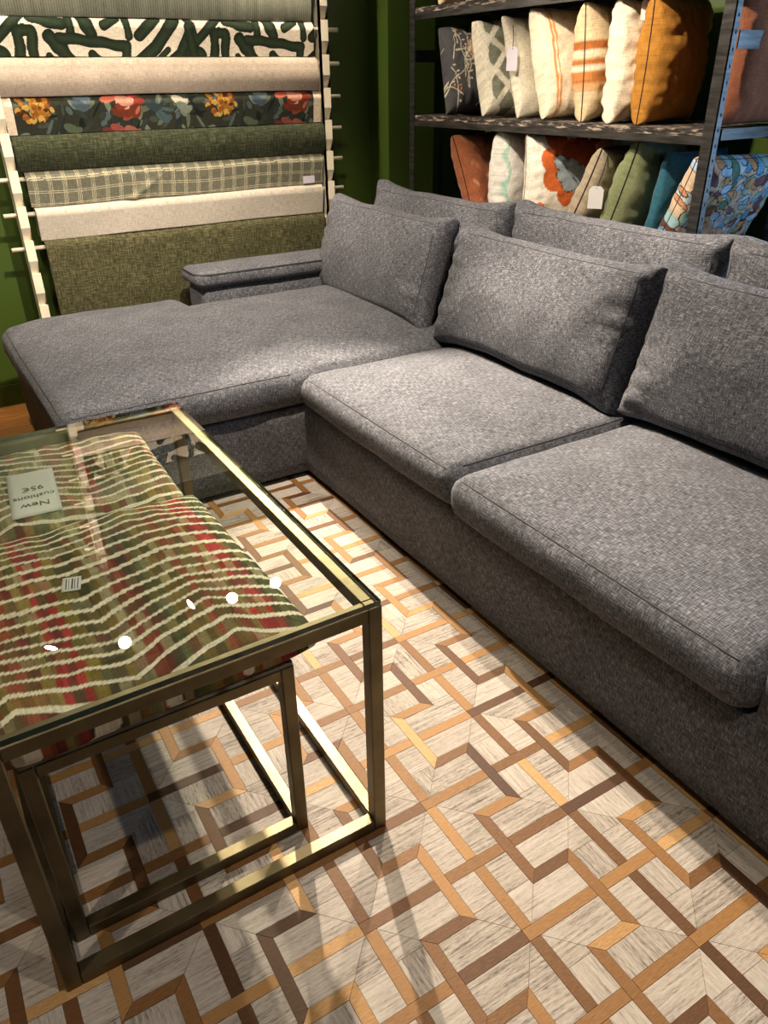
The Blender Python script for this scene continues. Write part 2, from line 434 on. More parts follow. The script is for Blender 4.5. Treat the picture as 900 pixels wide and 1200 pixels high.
for j in range(-9, 5):
    xc = OX+PX*j                       # crossing column
    xm = xc+PX/2                       # meander column to its right
    for i in range(-7, 15):
        y = OY+PY*i
        wide = (i+j) % 2 == 0
        # half-widths of this cell to the meander axes on either side
        hw = PX/2+AMP if wide else PX/2-AMP
        xl, xr = xc-hw, xc+hw; yb, yt = y-PY/2, y+PY/2
        # brown bars
        if wide:
            pieces.append(('s', [(xl+h, y-h), (xc-h, y-h), (xc-h, y+h), (xl+h, y+h)]))
            pieces.append(('s', [(xc-h, y-h), (xr-h, y-h), (xr-h, y+h), (xc-h, y+h)]))
            e0, e1 = y-h, y+h
        else:
            pieces.append(('s', [(xl+h, y-h), (xr-h, y-h), (xr-h, y+h), (xl+h, y+h)]))
            e0, e1 = y-h, y+h
        pieces.append(('s', [(xc-h, e1), (xc+h, e1), (xc+h, y+PY-h if False else yt), (xc-h, yt)]) if False else ('s', [(xc-h, e1), (xc+h, e1), (xc+h, e1+PY-SW), (xc-h, e1+PY-SW)]))
        # meander pieces on the column to the right: long run beside this cell, then the jog above it
        x1 = xr; x2 = xm+AMP if x1 < xm else xm-AMP
        sgn = 1 if x2 > x1 else -1
        # vertical run, mitred at both ends (jogs turn the same way at top and bottom)
        pieces.append(('s', [(x1-sgn*h, yb-h), (x1+sgn*h, yb+h), (x1+sgn*h, yt-h), (x1-sgn*h, yt+h)]))
        # horizontal jog at yt from x1 to x2, mitred the opposite way at each end
        pieces.append(('s', [(x1-sgn*h, yt+h), (x1+sgn*h, yt-h), (x2+sgn*h, yt-h), (x2-sgn*h, yt+h)]))
        # cream quarters
        for sx in (-1, 1):
            for sy in (-1, 1):
                xi = xc+sx*h; xo = xc+sx*(hw-h); yi = y+sy*h
                if wide:
                    # outer part of the cell is closed by the jog; inner part opens into the next narrow cell
                    xn = xc+sx*(PX/2-AMP-h)          # inside of the jog's corner
                    yo = y+sy*(PY/2-h)
                    yn = y+sy*(PY/2)
                    pieces.append(('c', [(xi, yi), (xi, yn), (xn, yn), (xn, yo)]))
                    pieces.append(('c', [(xi, yi), (xn, yo), (xo, yo), (xo, yi)]))
                else:
                    yn = y+sy*(PY/2)
                    pieces.append(('c', [(xi, yi), (xi, yn), (xo, yn), (xo, yi)]))
RX0, RX1, RY0, RY1 = -1.35, 1.72, -.55, 2.95
scored = []
for kd, poly in pieces:
    if any(not (RX0 < p[0] < RX1 and RY0 < p[1] < RY1) for p in poly): continue
    q = shrink([Vector(p) for p in poly], GAP)
    pp = [project((p.x, p.y, .008)) for p in q]; ar = 0
    if all(pp):
        cx = sum(a[0] for a in pp)/len(pp); cy = sum(a[1] for a in pp)/len(pp)
        w0 = project((q[0].x, q[0].y, .008))
        if -20 < cx < 920 and -20 < cy < 1220:
            hidden = q[0].x > 1.27 or (q[0].y > 2.75 and q[0].x > .3)
            ar = 0 if hidden else abs(sum(pp[i][0]*pp[(i+1) % len(pp)][1]-pp[(i+1) % len(pp)][0]*pp[i][1] for i in range(len(pp))))/2
    scored.append((ar, kd, q))
cache = {}
def prism(poly, z0, z1):
    n = len(poly)
    V = [(p[0], p[1], z0) for p in poly]+[(p[0], p[1], z1) for p in poly]
    F = [tuple(range(n, 2*n))]+[(i, (i+1) % n, n+(i+1) % n, n+i) for i in range(n)]
    return V, F
for kd, nm, mat, zt in (('c', 'cream_patch', 'rug_patch', .0082), ('s', 'hide_strip', 'rug_strip', .0087)):
    L = sorted([s for s in scored if s[1] == kd], key=lambda s: -s[0])
    rest = []
    for n, (ar, _, q) in enumerate(L):
        c = sum((Vector(p) for p in q), Vector((0, 0)))/len(q)
        if n < 300 and ar > 0:
            loc = [(p-c) for p in q]
            key = (kd,)+tuple(sorted((round(p.x, 4), round(p.y, 4)) for p in loc))
            if key not in cache:
                v, f = prism(loc, .0055, zt); me = bpy.data.meshes.new(nm); me.from_pydata(v, [], f); me.materials.append(M[mat]); me.update(); cache[key] = me
            o = link(bpy.data.objects.new(nm, cache[key]), rug); o.location = (c.x, c.y, 0)
        else: rest.append(q)
    V, F = [], []
    for q in rest:
        v, f = prism(q, .0055, zt); k = len(V); V += v; F += [tuple(i+k for i in t) for t in f]
    if V: mk('remaining_'+nm+'es' if kd == 'c' else 'remaining_'+nm+'s', V, F, mat, rug)['kind'] = 'stuff'

# ------------------------------------------------------------------ sofa
XS = 1.243          # front plane of the main run
YC = 2.705          # front plane of the chaise
YE = .612           # inner side of the near arm
sofa = thing('sectional_sofa', 'charcoal grey woven L-shaped sectional sofa with chaise on the patchwork rug', 'sofa')
soft('base', [(XS, 2.50, .36, 4.04)], .032, .335, .012, 'sofa', sofa, crown=0, bulge=0, wob=.0015, step=.09, seed=1)
soft('chaise_base', [(.325, XS+.03, YC, 4.04)], .032, .33, .014, 'sofa', sofa, crown=0, bulge=0, wob=.0015, step=.09, seed=2)
for (x, y) in ((.40, 2.80), (.40, 3.93), (1.34, 2.60), (1.30, .46), (2.42, .46), (2.42, 3.93), (1.34, 1.64)):
    box('foot', (x-.03, x+.03, y-.03, y+.03, .0095 if y < 2.9 and x < 1.66 else 0, .034), 'foot', sofa)
box('plinth', (XS+.03, 2.46, .40, 4.0, .012, .034), 'foot', sofa); box('plinth', (.37, XS+.03, YC+.035, 4.0, .012, .034), 'foot', sofa)
a = soft('arm', [(XS-.002, 2.50, .345, YE)], .032, .58, .03, 'sofa', sofa, crown=.004, bulge=0, wob=.002, seed=3)
soft('arm_pad', [(XS-.008, 2.50, .338, YE+.004)], .58, .655, .03, 'sofa', sofa, crown=.008, bulge=.004, wob=.002, seed=4)
soft('arm', [(1.235, 2.50, 3.80, 4.04)], .30, .595, .03, 'sofa', sofa, crown=0, bulge=0, wob=.002, seed=5)
pad = soft('arm_pad', [(1.212, 2.50, 3.775, 4.045)], .592, .672, .032, 'sofa', sofa, crown=.008, bulge=.006, wob=.002, seed=6)
tube('piping', [(2.3, 3.772, .662), (1.282, 3.772, .662), (1.227, 3.785, .662), (1.208, 3.83, .662), (1.210, 4.02, .662)], .0035, 'sofa_seam', pad)
soft('back_frame', [(2.40, 2.52, .36, 4.04)], .30, .86, .03, 'sofa', sofa, crown=0, bulge=0, wob=.002, step=.08, seed=7)
# seat cushions (rounded box cushions with welted edges)
def welt(o, pts, r=.003): tube('piping', pts, r, 'sofa_seam', o)
ch = soft('seat_cushion', [(.305, 2.05, YC-.002, 3.775), (.305, 1.165, YC-.002, 4.07)], .328, .482, .045, 'sofa', sofa, crown=.065, bulge=.012, wob=.005, seed=8, fall=.26, crects=[(.305, 2.6, YC-.002, 4.2)])
s1 = soft('seat_cushion', [(XS-.012, 2.10, 1.664, YC-.012)], .328, .470, .045, 'sofa', sofa, crown=.052, bulge=.014, wob=.005, seed=9, fall=.26)
s2 = soft('seat_cushion', [(XS-.022, 2.10, YE+.008, 1.652)], .326, .470, .045, 'sofa', sofa, crown=.052, bulge=.014, wob=.005, seed=10, fall=.26)

from mathutils.bvhtree import BVHTree
def seam(o, rays, r=.0021, closed=False, inset=.0004):
    bv = BVHTree.FromPolygons([v.co for v in o.data.vertices], [tuple(p.vertices) for p in o.data.polygons])
    pts = []
    for a, d in rays:
        d = Vector(d).normalized(); hit = bv.ray_cast(Vector(a), d)[0]
        if hit: pts.append(hit+d*inset)
    if len(pts) > 3: tube('piping', pts, r, 'sofa_seam', o, 5, closed)
for o, x0, y0, y1 in ((s1, XS-.012, 1.70, 2.66), (s2, XS-.022, .66, 1.61)):
    seam(o, [((x0-.2+.012, y0+(y1-y0)*k/40, .470+.2-.012), (1, 0, -1)) for k in range(41)])
seam(ch, [((.35+(1.2-.35)*k/40, YC-.2+.012, .482+.2-.012), (0, 1, -1)) for k in range(41)])
seam(ch, [((.305-.2+.012, 2.75+(4.02-2.75)*k/40, .482+.2-.012), (1, 0, -1)) for k in range(41)])
seam(s1, [((XS+.05+(.75)*k/30, 1.664-.1+.012, .470+.1), (0, 1, -1)) for k in range(31)])
# loose cushions
def lean_cushion(name, label, w, h, t, ctr, tilt, yawz=0, seed=0, crown=.055, group=None, roll=0):
    """w along Y, h up, t thick; local z = outward normal facing -X"""
    R = Matrix.Rotation(yawz, 3, 'Z') @ Matrix.Rotation(tilt, 3, 'Y') @ Matrix.Rotation(roll, 3, 'X')
    B = Matrix(((0, 0, -1), (-1, 0, 0), (0, 1, 0)))     # local x->-Y, y->Z, z->-X
    c = Vector(ctr)
    o = soft(name, [(-w/2, w/2, -h/2, h/2)], -t/2, t/2, t*.30, 'sofa', None, crown=crown, crown_lo=crown, bulge=.006, step=.018, nz=6, wob=.008, pucker=.011, seed=seed, fall=.14, pinch=.032, xf=lambda p: R @ (B @ p))
    o.location = c
    tag(o, label, 'cushion', group)
    # welt around the front face
    q = R @ B; n_ = 24; rays = []; e = t*.10
    for k in range(n_): rays.append(((-w/2+.04+(w-.08)*k/n_, -h/2), (0, 1)))
    for k in range(n_): rays.append(((w/2, -h/2+.04+(h-.08)*k/n_), (-1, 0)))
    for k in range(n_): rays.append(((w/2-.04-(w-.08)*k/n_, h/2), (0, -1)))
    for k in range(n_): rays.append(((-w/2, h/2-.04-(h-.08)*k/n_), (1, 0)))
    rr = []
    for (px, py), (dx, dy) in rays:
        d = Vector((dx, dy, -1.0)); a_ = Vector((px, py, t/2))-d*.2+Vector((dx, dy, 0))*e
        rr.append((q @ a_, q @ d))
    seam(o, rr, .0020, True)
    return o
cg = 'loose charcoal cushions on the sofa'
T1 = math.radians(17)
lean_cushion('lumbar_cushion', 'front grey cushion standing on the chaise beside the low arm', 1.00, .45, .13, (2.015, 3.375, .725), T1, 0, 21, group=cg)
lean_cushion('lumbar_cushion', 'front grey cushion in the middle, leaning over the middle seat', 1.02, .45, .13, (2.03, 2.235, .715), T1, 0, 22, group=cg)
lean_cushion('lumbar_cushion', 'front grey cushion nearest the camera, cut off by the right edge', 1.02, .46, .13, (2.045, 1.155, .725), T1, 0, 23, group=cg)
T2 = math.radians(7)
lean_cushion('back_cushion', 'rear grey back cushion behind the chaise cushion, farthest from the camera', 1.07, .52, .12, (2.285, 3.28, .735), T2, 0, 24, group=cg)
lean_cushion('back_cushion', 'rear grey back cushion in front of the leaf print pillow shelf, middle of three', 1.03, .53, .12, (2.285, 2.15, .75), T2, 0, 25, group=cg)
lean_cushion('back_cushion', 'rear grey back cushion at the right edge below the shelf post', 1.03, .53, .12, (2.285, 1.08, .75), T2, 0, 26, group=cg)

# ------------------------------------------------------------------ nesting tables
def frame_table(name, label, x0, x1, y0, y1, zt, w, glass_z):
    t = thing(name, label, 'table', ((x0+x1)/2, (y0+y1)/2, .0095)); cx, cy = (x0+x1)/2, (y0+y1)/2
    def bar(nm, b): return box(nm, (b[0]-cx, b[1]-cx, b[2]-cy, b[3]-cy, b[4], b[5]), 'brass', t, .002, 1)
    for a in (x0, x1-w):
        for b in (y0, y1-w): bar('leg', (a, a+w, b, b+w, 0, zt))
    for z in (0, zt-w):
        nm = 'bottom_rail' if z == 0 else 'top_rail'
        bar(nm, (x0+w, x1-w, y0, y0+w, z, z+w)); bar(nm, (x0+w, x1-w, y1-w, y1, z, z+w))
        bar(nm, (x0, x0+w, y0+w, y1-w, z, z+w)); bar(nm, (x1-w, x1, y0+w, y1-w, z, z+w))
    if glass_z:
        e = .002
        v, f = box_data(x0+e-cx, x1-e-cx, y0+e-cy, y1-e-cy, zt+.0005, zt+.0005+glass_z)
        o = mk('glass_top', v, f, None, t, mats=['glass', 'glass_under', 'glass_edge'], fmat=[1, 0, 2, 2, 2, 2])
    return t
frame_table('coffee_table', 'tall brass frame coffee table with clear glass top, outer of the nested pair', -.107, .598, 1.010, 2.228, .622, .030, .012)
frame_table('nesting_table', 'lower brass frame nesting table slid under the glass table, carrying striped pillows', -.070, .445, 1.100, 2.13, .480, .028, .008)

# ------------------------------------------------------------------ painted prints (colour attributes, flat cloth colour only)
def seg_dist(P, a, b):
    a = np.array(a, float); b = np.array(b, float); d = b-a; L = (d@d) or 1e-9
    t = np.clip(((P-a)@d)/L, 0, 1); return np.linalg.norm(P-a-t[:, None]*d, axis=1)
def polyd(P, pts):
    D = np.full(len(P), 1e9)
    for a, b in zip(pts[:-1], pts[1:]): D = np.minimum(D, seg_dist(P, a, b))
    return D
def put(C, mask, c): C[mask] = c
def ell(P, cx, cy, rx, ry, ang=0):
    ca, sa = math.cos(ang), math.sin(ang); d = P-np.array((cx, cy))
    return ((d[:, 0]*ca+d[:, 1]*sa)/rx)**2+((-d[:, 0]*sa+d[:, 1]*ca)/ry)**2
def vnoise(P, s, seed=0):
    return np.array([mnoise.noise(Vector((p[0]*s+seed, p[1]*s, seed*.7))) for p in P])

# throw pillow: local u (width), v (height), n (thickness)
def pillow(name, label, w, h, t, loc, R, paint, seed=0, n=44, mat='paint', piping=None, group=None, cat='pillow', crinkle=.004, concave=.05, pr=.0035, power=.30, flat=0):
    us = np.sin(np.linspace(-1, 1, n+1)*math.pi/2*.98)/math.sin(math.pi/2*.98)
    V, UVv, idx = [], [], {}
    for side in (1, -1):
        for i, u in enumerate(us):
            for j, v in enumerate(us):
                edge = i in (0, n) or j in (0, n)
                if side == -1 and edge: idx[side, i, j] = idx[1, i, j]; continue
                x = w/2*u*(1-concave*(1-v*v)*abs(u)**1.5); y = h/2*v*(1-concave*(1-u*u)*abs(v)**1.5)
                th = t/2*max(0, (1-u**2)*(1-v**2))**power
                nz = mnoise.noise(Vector((u*2.2+seed*5, v*2.2, side*3+seed)))*crinkle*2.2+mnoise.noise(Vector((u*6+seed*5, v*6, side*3+seed)))*crinkle
                # puckers running in from the seams
                ed = max(abs(u), abs(v)); nz += crinkle*1.3*math.sin((u if abs(v) > abs(u) else v)*26+seed)*max(0, (ed-.55)/.45)*(1-ed)*3
                zz = side*(th+nz*(0 if edge else 1)*min(1, th/(t*.12)))
                idx[side, i, j] = len(V); V.append((x, y, zz)); UVv.append((x, y))
    F, UV = [], []
    for side in (1, -1):
        for i in range(n):
            for j in range(n):
                q = [idx[side, i, j], idx[side, i+1, j], idx[side, i+1, j+1], idx[side, i, j+1]]
                if side == -1: q = q[::-1]
                F.append(tuple(q)); UV += [UVv[k] for k in q]
    P = np.array(UVv); Z = np.array([v[2] for v in V])
    C = paint(P, w, h, Z)
    R = R.to_3x3()
    o = mk(name, V, F, mat, None, smooth=True, uv=UV, col=C)
    o.matrix_world = Matrix.Translation(Vector(loc)) @ R.to_4x4()
    tag(o, label, cat, group)
    if piping:
        ring = [idx[1, i, 0] for i in range(0, n, 2)]+[idx[1, n, j] for j in range(0, n, 2)]+[idx[1, i, n] for i in range(n, 0, -2)]+[idx[1, 0, j] for j in range(n, 0, -2)]
        tube('piping', [V[k] for k in ring], pr, piping, o, 6, True)
    return o
def solid(c, var=.06, sc=9):
    def f(P, w, h, Z):
        C = np.tile(np.array(c, float), (len(P), 1)); C *= (1+var*vnoise(P, sc, 3))[:, None]; return C
    return f

# --- striped pillows on the nesting table
STR = [lin(c) for c in ('#8a7340', '#94803e', '#a0583f', '#b8443e', '#706a42', '#5f563c', '#a08a50', '#b5a880', '#84423a', '#6b7048', '#d9ccaa')]
def stripes(seed, kmul=1.0):
    r = np.random.default_rng(seed)
    cols = []; x = -.5
    while x < .5:
        wd = r.uniform(.012, .026); cols.append((x, x+wd, int(r.integers(0, 10)) if r.random() > .12 else 10)); x += wd
    def f(P, w, h, Z):
        x = P[:, 0]; y = P[:, 1]
        # zig-zag of the woven cords
        zz = (x*2.6+.30+y*.25+seed*.13) % 1
        wav = .075*np.abs(zz-.5)*2*(.8+.25*np.sin(y*9+seed))+.006*np.sin(x*17+y*6+seed)
        q = y-wav; ph = q/.041+.5*np.sin(q*13+seed)
        row = np.floor(ph); fr = ph-row
        C = np.zeros((len(P), 3))
        xs = x+.004*np.sin(row*2.1)
        for a, b, c in cols:
            m = (xs >= a) & (xs < b); C[m] = STR[c]
        # block variation
        blk = np.floor(xs/.019); hsh = np.modf(np.abs(np.sin(blk*12.9898+row*78.233+seed)*43758.5453))[0]
        alt = np.array(STR)[(hsh*9.99).astype(int)]
        m = hsh > .55; C[m] = C[m]*.45+alt[m]*.55
        C *= (.55+.45*np.modf(hsh*7.7)[0])[:, None]
        cord = (fr < .27+.05*np.sin(x*11+row*1.7))
        C[cord] = lin('#eee4cb')
        thin = (fr > .97) & ~cord; C[thin] = lin('#3a2a20')
        return C
    return f
def flatR(yaw, pitch=0, rollv=0):
    return Matrix.Rotation(yaw, 4, 'Z') @ Matrix.Rotation(pitch, 4, 'X') @ Matrix.Rotation(rollv, 4, 'Y')
pA = pillow('striped_pillow', 'striped multicolour pillow lying on the nesting table, nearer of two, with barcode sticker', .575, .66, .13, (.19, 1.392, .498+.064), flatR(.02), stripes(3), 31, n=210, power=.17, crinkle=.003, concave=.02)
pB = pillow('striped_pillow', 'striped multicolour pillow on the nesting table with the white price card, farther of two', .565, .53, .125, (.175, 1.965, .498+.060), flatR(-.03), stripes(8), 32, n=210, power=.17, crinkle=.003, concave=.02)
for o in (pA, pB): pass

# price card and sticker
def text_obj(name, body, size, parent, loc, rz, mat='ink'):
    cu = bpy.data.curves.new(name, 'FONT'); cu.body = body; cu.size = size; cu.align_x = 'CENTER'; cu.extrude = .0002
    o = bpy.data.objects.new(name, cu); COL.objects.link(o)
    dg = bpy.context.evaluated_depsgraph_get(); me = bpy.data.meshes.new_from_object(o.evaluated_get(dg))
    bpy.data.objects.remove(o); me.materials.clear(); me.materials.append(M[mat])
    q = link(bpy.data.objects.new(name, me), parent); q.location = loc; q.rotation_euler = (0, 0, rz); return q

# ------------------------------------------------------------------ fabric rack
YR = 4.20
RODZ = [.803+.1537*i for i in range(12)]
rack = thing('fabric_rack', 'tall cream wooden fabric rack with notched posts against the green wall', 'rack', (1.36, YR, 0))
def post(x):
    w = .042; prof = []
    zt = RODZ[-1]+.06
    pts = [(.025, .004)]
    zz = RODZ[0]-.1537*4
    front = [(-.04, .004)]
    z = .004
    prof_f = []
    for zc in [RODZ[0]-.1537*k for k in range(4, 0, -1)]+RODZ:
        prof_f += [(-.012, zc-.112), (-.046, zc-.052), (-.046, zc+.042), (-.012, zc+.042)]
    prof_f[0] = (-.012, .004)
    prof_f = [(a, max(b, .004)) for a, b in prof_f]
    poly = prof_f+[(.03, prof_f[-1][1]), (.03, .004)]
    n = len(poly)
    V = [(x-w/2-1.36, a, b) for a, b in poly]+[(x+w/2-1.36, a, b) for a, b in poly]
    F = [(i, n+i, n+(i+1) % n, (i+1) % n) for i in range(n)]
    # caps split into quads/tris so the notched outline stays clean
    bm = bmesh.new(); vs = [bm.verts.new(v) for v in V]
    for f in F: 
        try: bm.faces.new([vs[i] for i in f])
        except ValueError: pass
    c1 = bm.faces.new([vs[i] for i in range(n)]); c2 = bm.faces.new([vs[n+i] for i in range(n-1, -1, -1)])
    bmesh.ops.triangulate(bm, faces=[c1, c2]); bmesh.ops.recalc_face_normals(bm, faces=bm.faces[:])
    me = bpy.data.meshes.new('post'); bm.to_mesh(me); bm.free(); me.materials.append(M['post'])
    return link(bpy.data.objects.new('post', me), rack)
XLP, XRP = .530, 2.174
post(XLP); post(XRP)
for z in RODZ: cyl('rod', (XLP-.078-1.36, 0, z), (XRP+.100-1.36, 0, z), .0105, 'post', rack, 12)

def drape(name, label, k, x0, x1, paint=None, mat='paint', r=.036, drop=None, bulge=0, tilt=.018, sag=.004, seed=0, nx=320, fold=0, skew=0):
    zr = RODZ[k]; top = .030
    zc = -r+top
    dr = drop if drop else (.1537-.003)
    L = [(r*.85, -.105), (r, zc-.02)]
    prof = []
    for i in range(9): prof.append((r*.85+(r-r*.85)*i/9, -.105+(zc+.105)*i/9))
    na = 36 if paint and k in (2, 4, 6) else 12
    for i in range(na+1):
        a = math.pi*i/na; prof.append((r*math.cos(a), zc+r*math.sin(a)))
    nf = 90 if paint and k in (2, 4, 6) else 26 if not drop else 40
    for i in range(1, nf+1):
        t = i/nf; prof.append((-r+tilt*t-bulge*math.sin(math.pi*min(1, t*1.0))**.8, zc+(top-dr-zc)*t))
    P = np.array(prof); sl = np.concatenate([[0], np.cumsum(np.linalg.norm(np.diff(P, axis=0), axis=1))])
    s_front = sl-sl[9+na//2]      # zero at crest
    V, UVv = [], []
    m = len(prof)
    for i in range(nx+1):
        u = i/nx; x = x0+(x1-x0)*u
        for j, (y, z) in enumerate(prof):
            low = max(0, (zc-z))/.15
            dy = mnoise.noise(Vector((x*3+seed*9, z*4, seed)))*.006*low+mnoise.noise(Vector((x*9+seed*9, z*6, seed)))*.0025*low
            dz = mnoise.noise(Vector((x*2+seed*4, 0, seed)))*sag
            if fold: dy -= fold*math.exp(-((u-.42-z*.9)/.02)**2)*min(1, low*2)
            xx = x+skew*low*(1 if u > .5 else -1)*abs(2*u-1)
            V.append((xx, YR+y+min(dy, .004), zr+z+dz)); UVv.append((x-x0, -s_front[j]))
    F, UV = [], []
    for i in range(nx):
        for j in range(m-1):
            q = (i*m+j, i*m+j+1, (i+1)*m+j+1, (i+1)*m+j); q = q[::-1]
            F.append(q); UV += [UVv[a] for a in q]
    C = None
    if paint: C = paint(np.array(UVv), x1-x0, dr)
    o = mk(name, V, F, mat, None, smooth=True, uv=UV, col=C)
    md = o.modifiers.new('thickness', 'SOLIDIFY'); md.thickness = .003; md.offset = -1
    tag(o, label, 'fabric', 'fabric lengths hung over the rack rods')
    return o

PXM = .00485          # metres per photograph pixel on the rack plane, for print scale
def p_strokes(P, w, h):
    Z = np.column_stack([P[:, 0]/PXM*4.5-10, -P[:, 1]/PXM*4.5+100])
    per = 832
    Z[:, 0] = Z[:, 0] % per
    C = np.tile(np.array(lin('#d9cdb8')), (len(P), 1))
    G1 = np.array((.007, .013, .006)); G2 = np.array((.024, .038, .018))
    S_ = [([(10, 120), (40, 200), (150, 105)], 17), ([(120, 320), (128, 172), (180, 168), (172, 320)], 19), ([(0, 240), (60, 250), (40, 320)], 24),
          ([(190, 122), (300, 145)], 21), ([(335, 90), (332, 185)], 16), ([(375, 95), (415, 172)], 24), ([(250, 195), (290, 235), (345, 330)], 26),
          ([(285, 192), (430, 205), (560, 222), (542, 330)], 19), ([(415, 258), (490, 330)], 20), ([(470, 145), (525, 115)], 17), ([(565, 90), (572, 182)], 15),
          ([(620, 182), (700, 115)], 21), ([(775, 120), (690, 225), (600, 290)], 24), ([(842, 165), (800, 250), (690, 325)], 20), ([(838, 150), (872, 320)], 19),
          ([(740, 232), (650, 305)], 11), ([(235, 258), (275, 305)], 11), ([(400, 30), (380, 70)], 20), ([(100, 20), (160, 60)], 18), ([(640, 40), (560, 60)], 20)]
    for pts, wd in S_:
        for sh in (0, -per, per):
            D = polyd(Z, [(a+sh, b) for a, b in pts])*(1+.12*np.sin(Z[:, 0]*.05+Z[:, 1]*.07))/1.12
            m = D < wd; t = np.clip(1-D[m]/wd, 0, 1)[:, None]
            C[m] = G1*(1-t)+G2*t
    return C
def p_floral(P, w, h):
    r = np.random.default_rng(5)
    Z = np.column_stack([P[:, 0]/PXM, -P[:, 1]/PXM])        # px from left end, px below crest
    C = np.tile(np.array((.036, .040, .026)), (len(P), 1)); per = 184
    Z[:, 0] = Z[:, 0] % per
    def e(cx, cy, rx, ry, an, c):
        for s in (-per, 0, per):
            put(C, ell(Z, cx+s, cy, rx, ry, an) < 1, c)
    leaf = [lin(c) for c in ('#4a5244', '#39423a', '#5b6b6c', '#6b7560', '#2a3230', '#1a201e', '#7f8a78')]
    for _ in range(130): e(r.uniform(0, per), r.uniform(-8, 45), r.uniform(3, 10), r.uniform(1.2, 3), r.uniform(-1.6, 1.6), leaf[int(r.integers(0, 7))])
    for cx, cy in ((28, 12), ):
        for _ in range(70):
            a = r.uniform(0, 6.28); q = r.uniform(0, 1)**.6
            yy = cy+13*q*math.sin(a)
            c = ['#d9a03a', '#b97a2a', '#8a4f22', '#e0b860', '#a3622a', '#5e3018'][int(r.integers(0, 6))]
            e(cx+17*q*math.cos(a), yy, r.uniform(1.8, 3.4), r.uniform(1.6, 2.8), r.uniform(0, 3), lin(c))
    for cx, cy in ((112, 7), ):
        e(cx+4, cy+8, 13, 10, 0, lin('#7c3a24'))
        for _ in range(14):
            a = r.uniform(.2, 2.9); c = ['#7c3a24', '#5c2a1c', '#a0503c', '#c87860'][int(r.integers(0, 4))]
            e(cx+4+15*math.cos(a), cy+7+10*math.sin(a)*r.uniform(.4, 1), r.uniform(3, 6), r.uniform(1.5, 3.5), a+1.2, lin(c))
        for _ in range(12):
            a = r.uniform(0, 6.28); c = ['#e89a80', '#d9735a', '#f0b8a0', '#c85f48', '#9a4030'][int(r.integers(0, 5))]
            e(cx+20*math.cos(a)*r.uniform(.5, 1), cy-2+8*math.sin(a)*r.uniform(.4, 1), r.uniform(5, 9), r.uniform(2.5, 5), r.uniform(-.6, .6), lin(c))
        e(cx+1, cy+2, 9, 4, .2, lin('#e8a58c'))
    for cx, cy, c in ((104, 34, '#a8564a'), (96, 37, '#7c3a34'), (118, 36, '#b0685c'), (72, 6, '#6f8088'), (70, 12, '#53646e'), (168, 10, '#d9d2bc'), (172, 16, '#8d9a86'), (150, 24, '#4e6468'), (60, 32, '#5e6b52'), (140, 14, '#3c4c50')):
        e(cx, cy, 8, 4, .5, lin(c)); e(cx+5, cy+2, 5, 3, -.5, lin(c))
    edge = (P[:, 0] < .05) | (P[:, 0] > w-.045)
    C *= .62
    C[edge] = lin('#d8c6ae')
    return C
def p_check(P, w, h):
    C = np.tile(np.array(lin('#6b6a5a')), (len(P), 1)); C *= (1+.1*vnoise(P, 14, 2))[:, None]
    x = P[:, 0]; y = P[:, 1]; line = np.array(lin('#b9b294'))
    for o_ in (-.0075, 0, .0075):
        m = np.abs(((x+.004*np.sin(y*22)) % .066)-.033-o_) < .0013; C[m] = line
    for o_ in (-.005, .004):
        m = np.abs(((y+.006*np.sin(x*9)) % .058)-.012-o_) < .0014; C[m] = line
    return C
def p_stria(c1, c2):
    a = np.array(lin(c1)); b = np.array(lin(c2))
    def f(P, w, h):
        t = .5+.5*np.sin(P[:, 0]*560+6*vnoise(P, 3, 1)); t = np.clip(t*.6+.35*vnoise(P*np.array((1, .12)), 40, 4)+.2, 0, 1)[:, None]
        return a*(1-t)+b*t
    return f
def p_plain(c, var=.07):
    def f(P, w, h):
        return np.tile(np.array(lin(c)), (len(P), 1))*(1+var*vnoise(P, 11, 6))[:, None]
    return f
XA, XB = .592, 2.128
drape('fabric_length', 'olive green chenille fabric hanging long on the lowest rod behind the sofa arm', 0, XA+.01, XB, None, 'olive', drop=.72, seed=1, nx=160, tilt=.01)
drape('fabric_length', 'plain cream fabric just above the olive one, second rod from the bottom', 1, XA, XB, None, 'cream_cloth', seed=2, nx=160)
drape('fabric_length', 'grey fabric with pale windowpane check lines, above the lower cream fabric', 2, XA-.012, XB+.005, p_check, 'paint', seed=3, nx=700, fold=.012, skew=.0)
drape('fabric_length', 'dark green plush fabric rolled thick below the floral one', 3, XA-.035, XB+.022, None, 'dkgreen', r=.047, bulge=.012, tilt=.03, seed=4, nx=160)
drape('fabric_length', 'dark floral fabric with pink peonies and golden blooms', 4, XA-.05, XB+.012, p_floral, 'paint', seed=5, nx=760)
drape('fabric_length', 'thick oatmeal boucle fabric folded over the rod above the floral one', 5, XA-.045, XB+.002, p_plain('#ab9d8d'), 'paint', r=.048, bulge=.014, tilt=.02, seed=6, nx=160)
drape('fabric_length', 'cream fabric with bold dark green brush strokes', 6, XA-.06, XB-.012, p_strokes, 'paint', seed=7, nx=640)
drape('fabric_length', 'sage grey ribbed velvet fabric at the top edge of the photo', 7, XA-.06, XB-.02, p_stria('#5c5f50', '#8b8c7a'), 'paint_smooth', seed=8, nx=900, bulge=.008)
drape('fabric_length', 'mottled dark green fabric above the sage velvet, seen only in the glass reflection', 8, XA-.06, XB, p_plain('#3c4534', .5), 'paint', seed=9, nx=160)
drape('fabric_length', 'dark teal fabric third from the rack top, seen only in the glass reflection', 9, XA-.06, XB, p_plain('#2c3432'), 'paint', seed=10, nx=120)
drape('fabric_length', 'charcoal fabric second from the rack top, seen only in the glass reflection', 10, XA-.06, XB, p_plain('#2a2a2c'), 'paint', seed=11, nx=120)
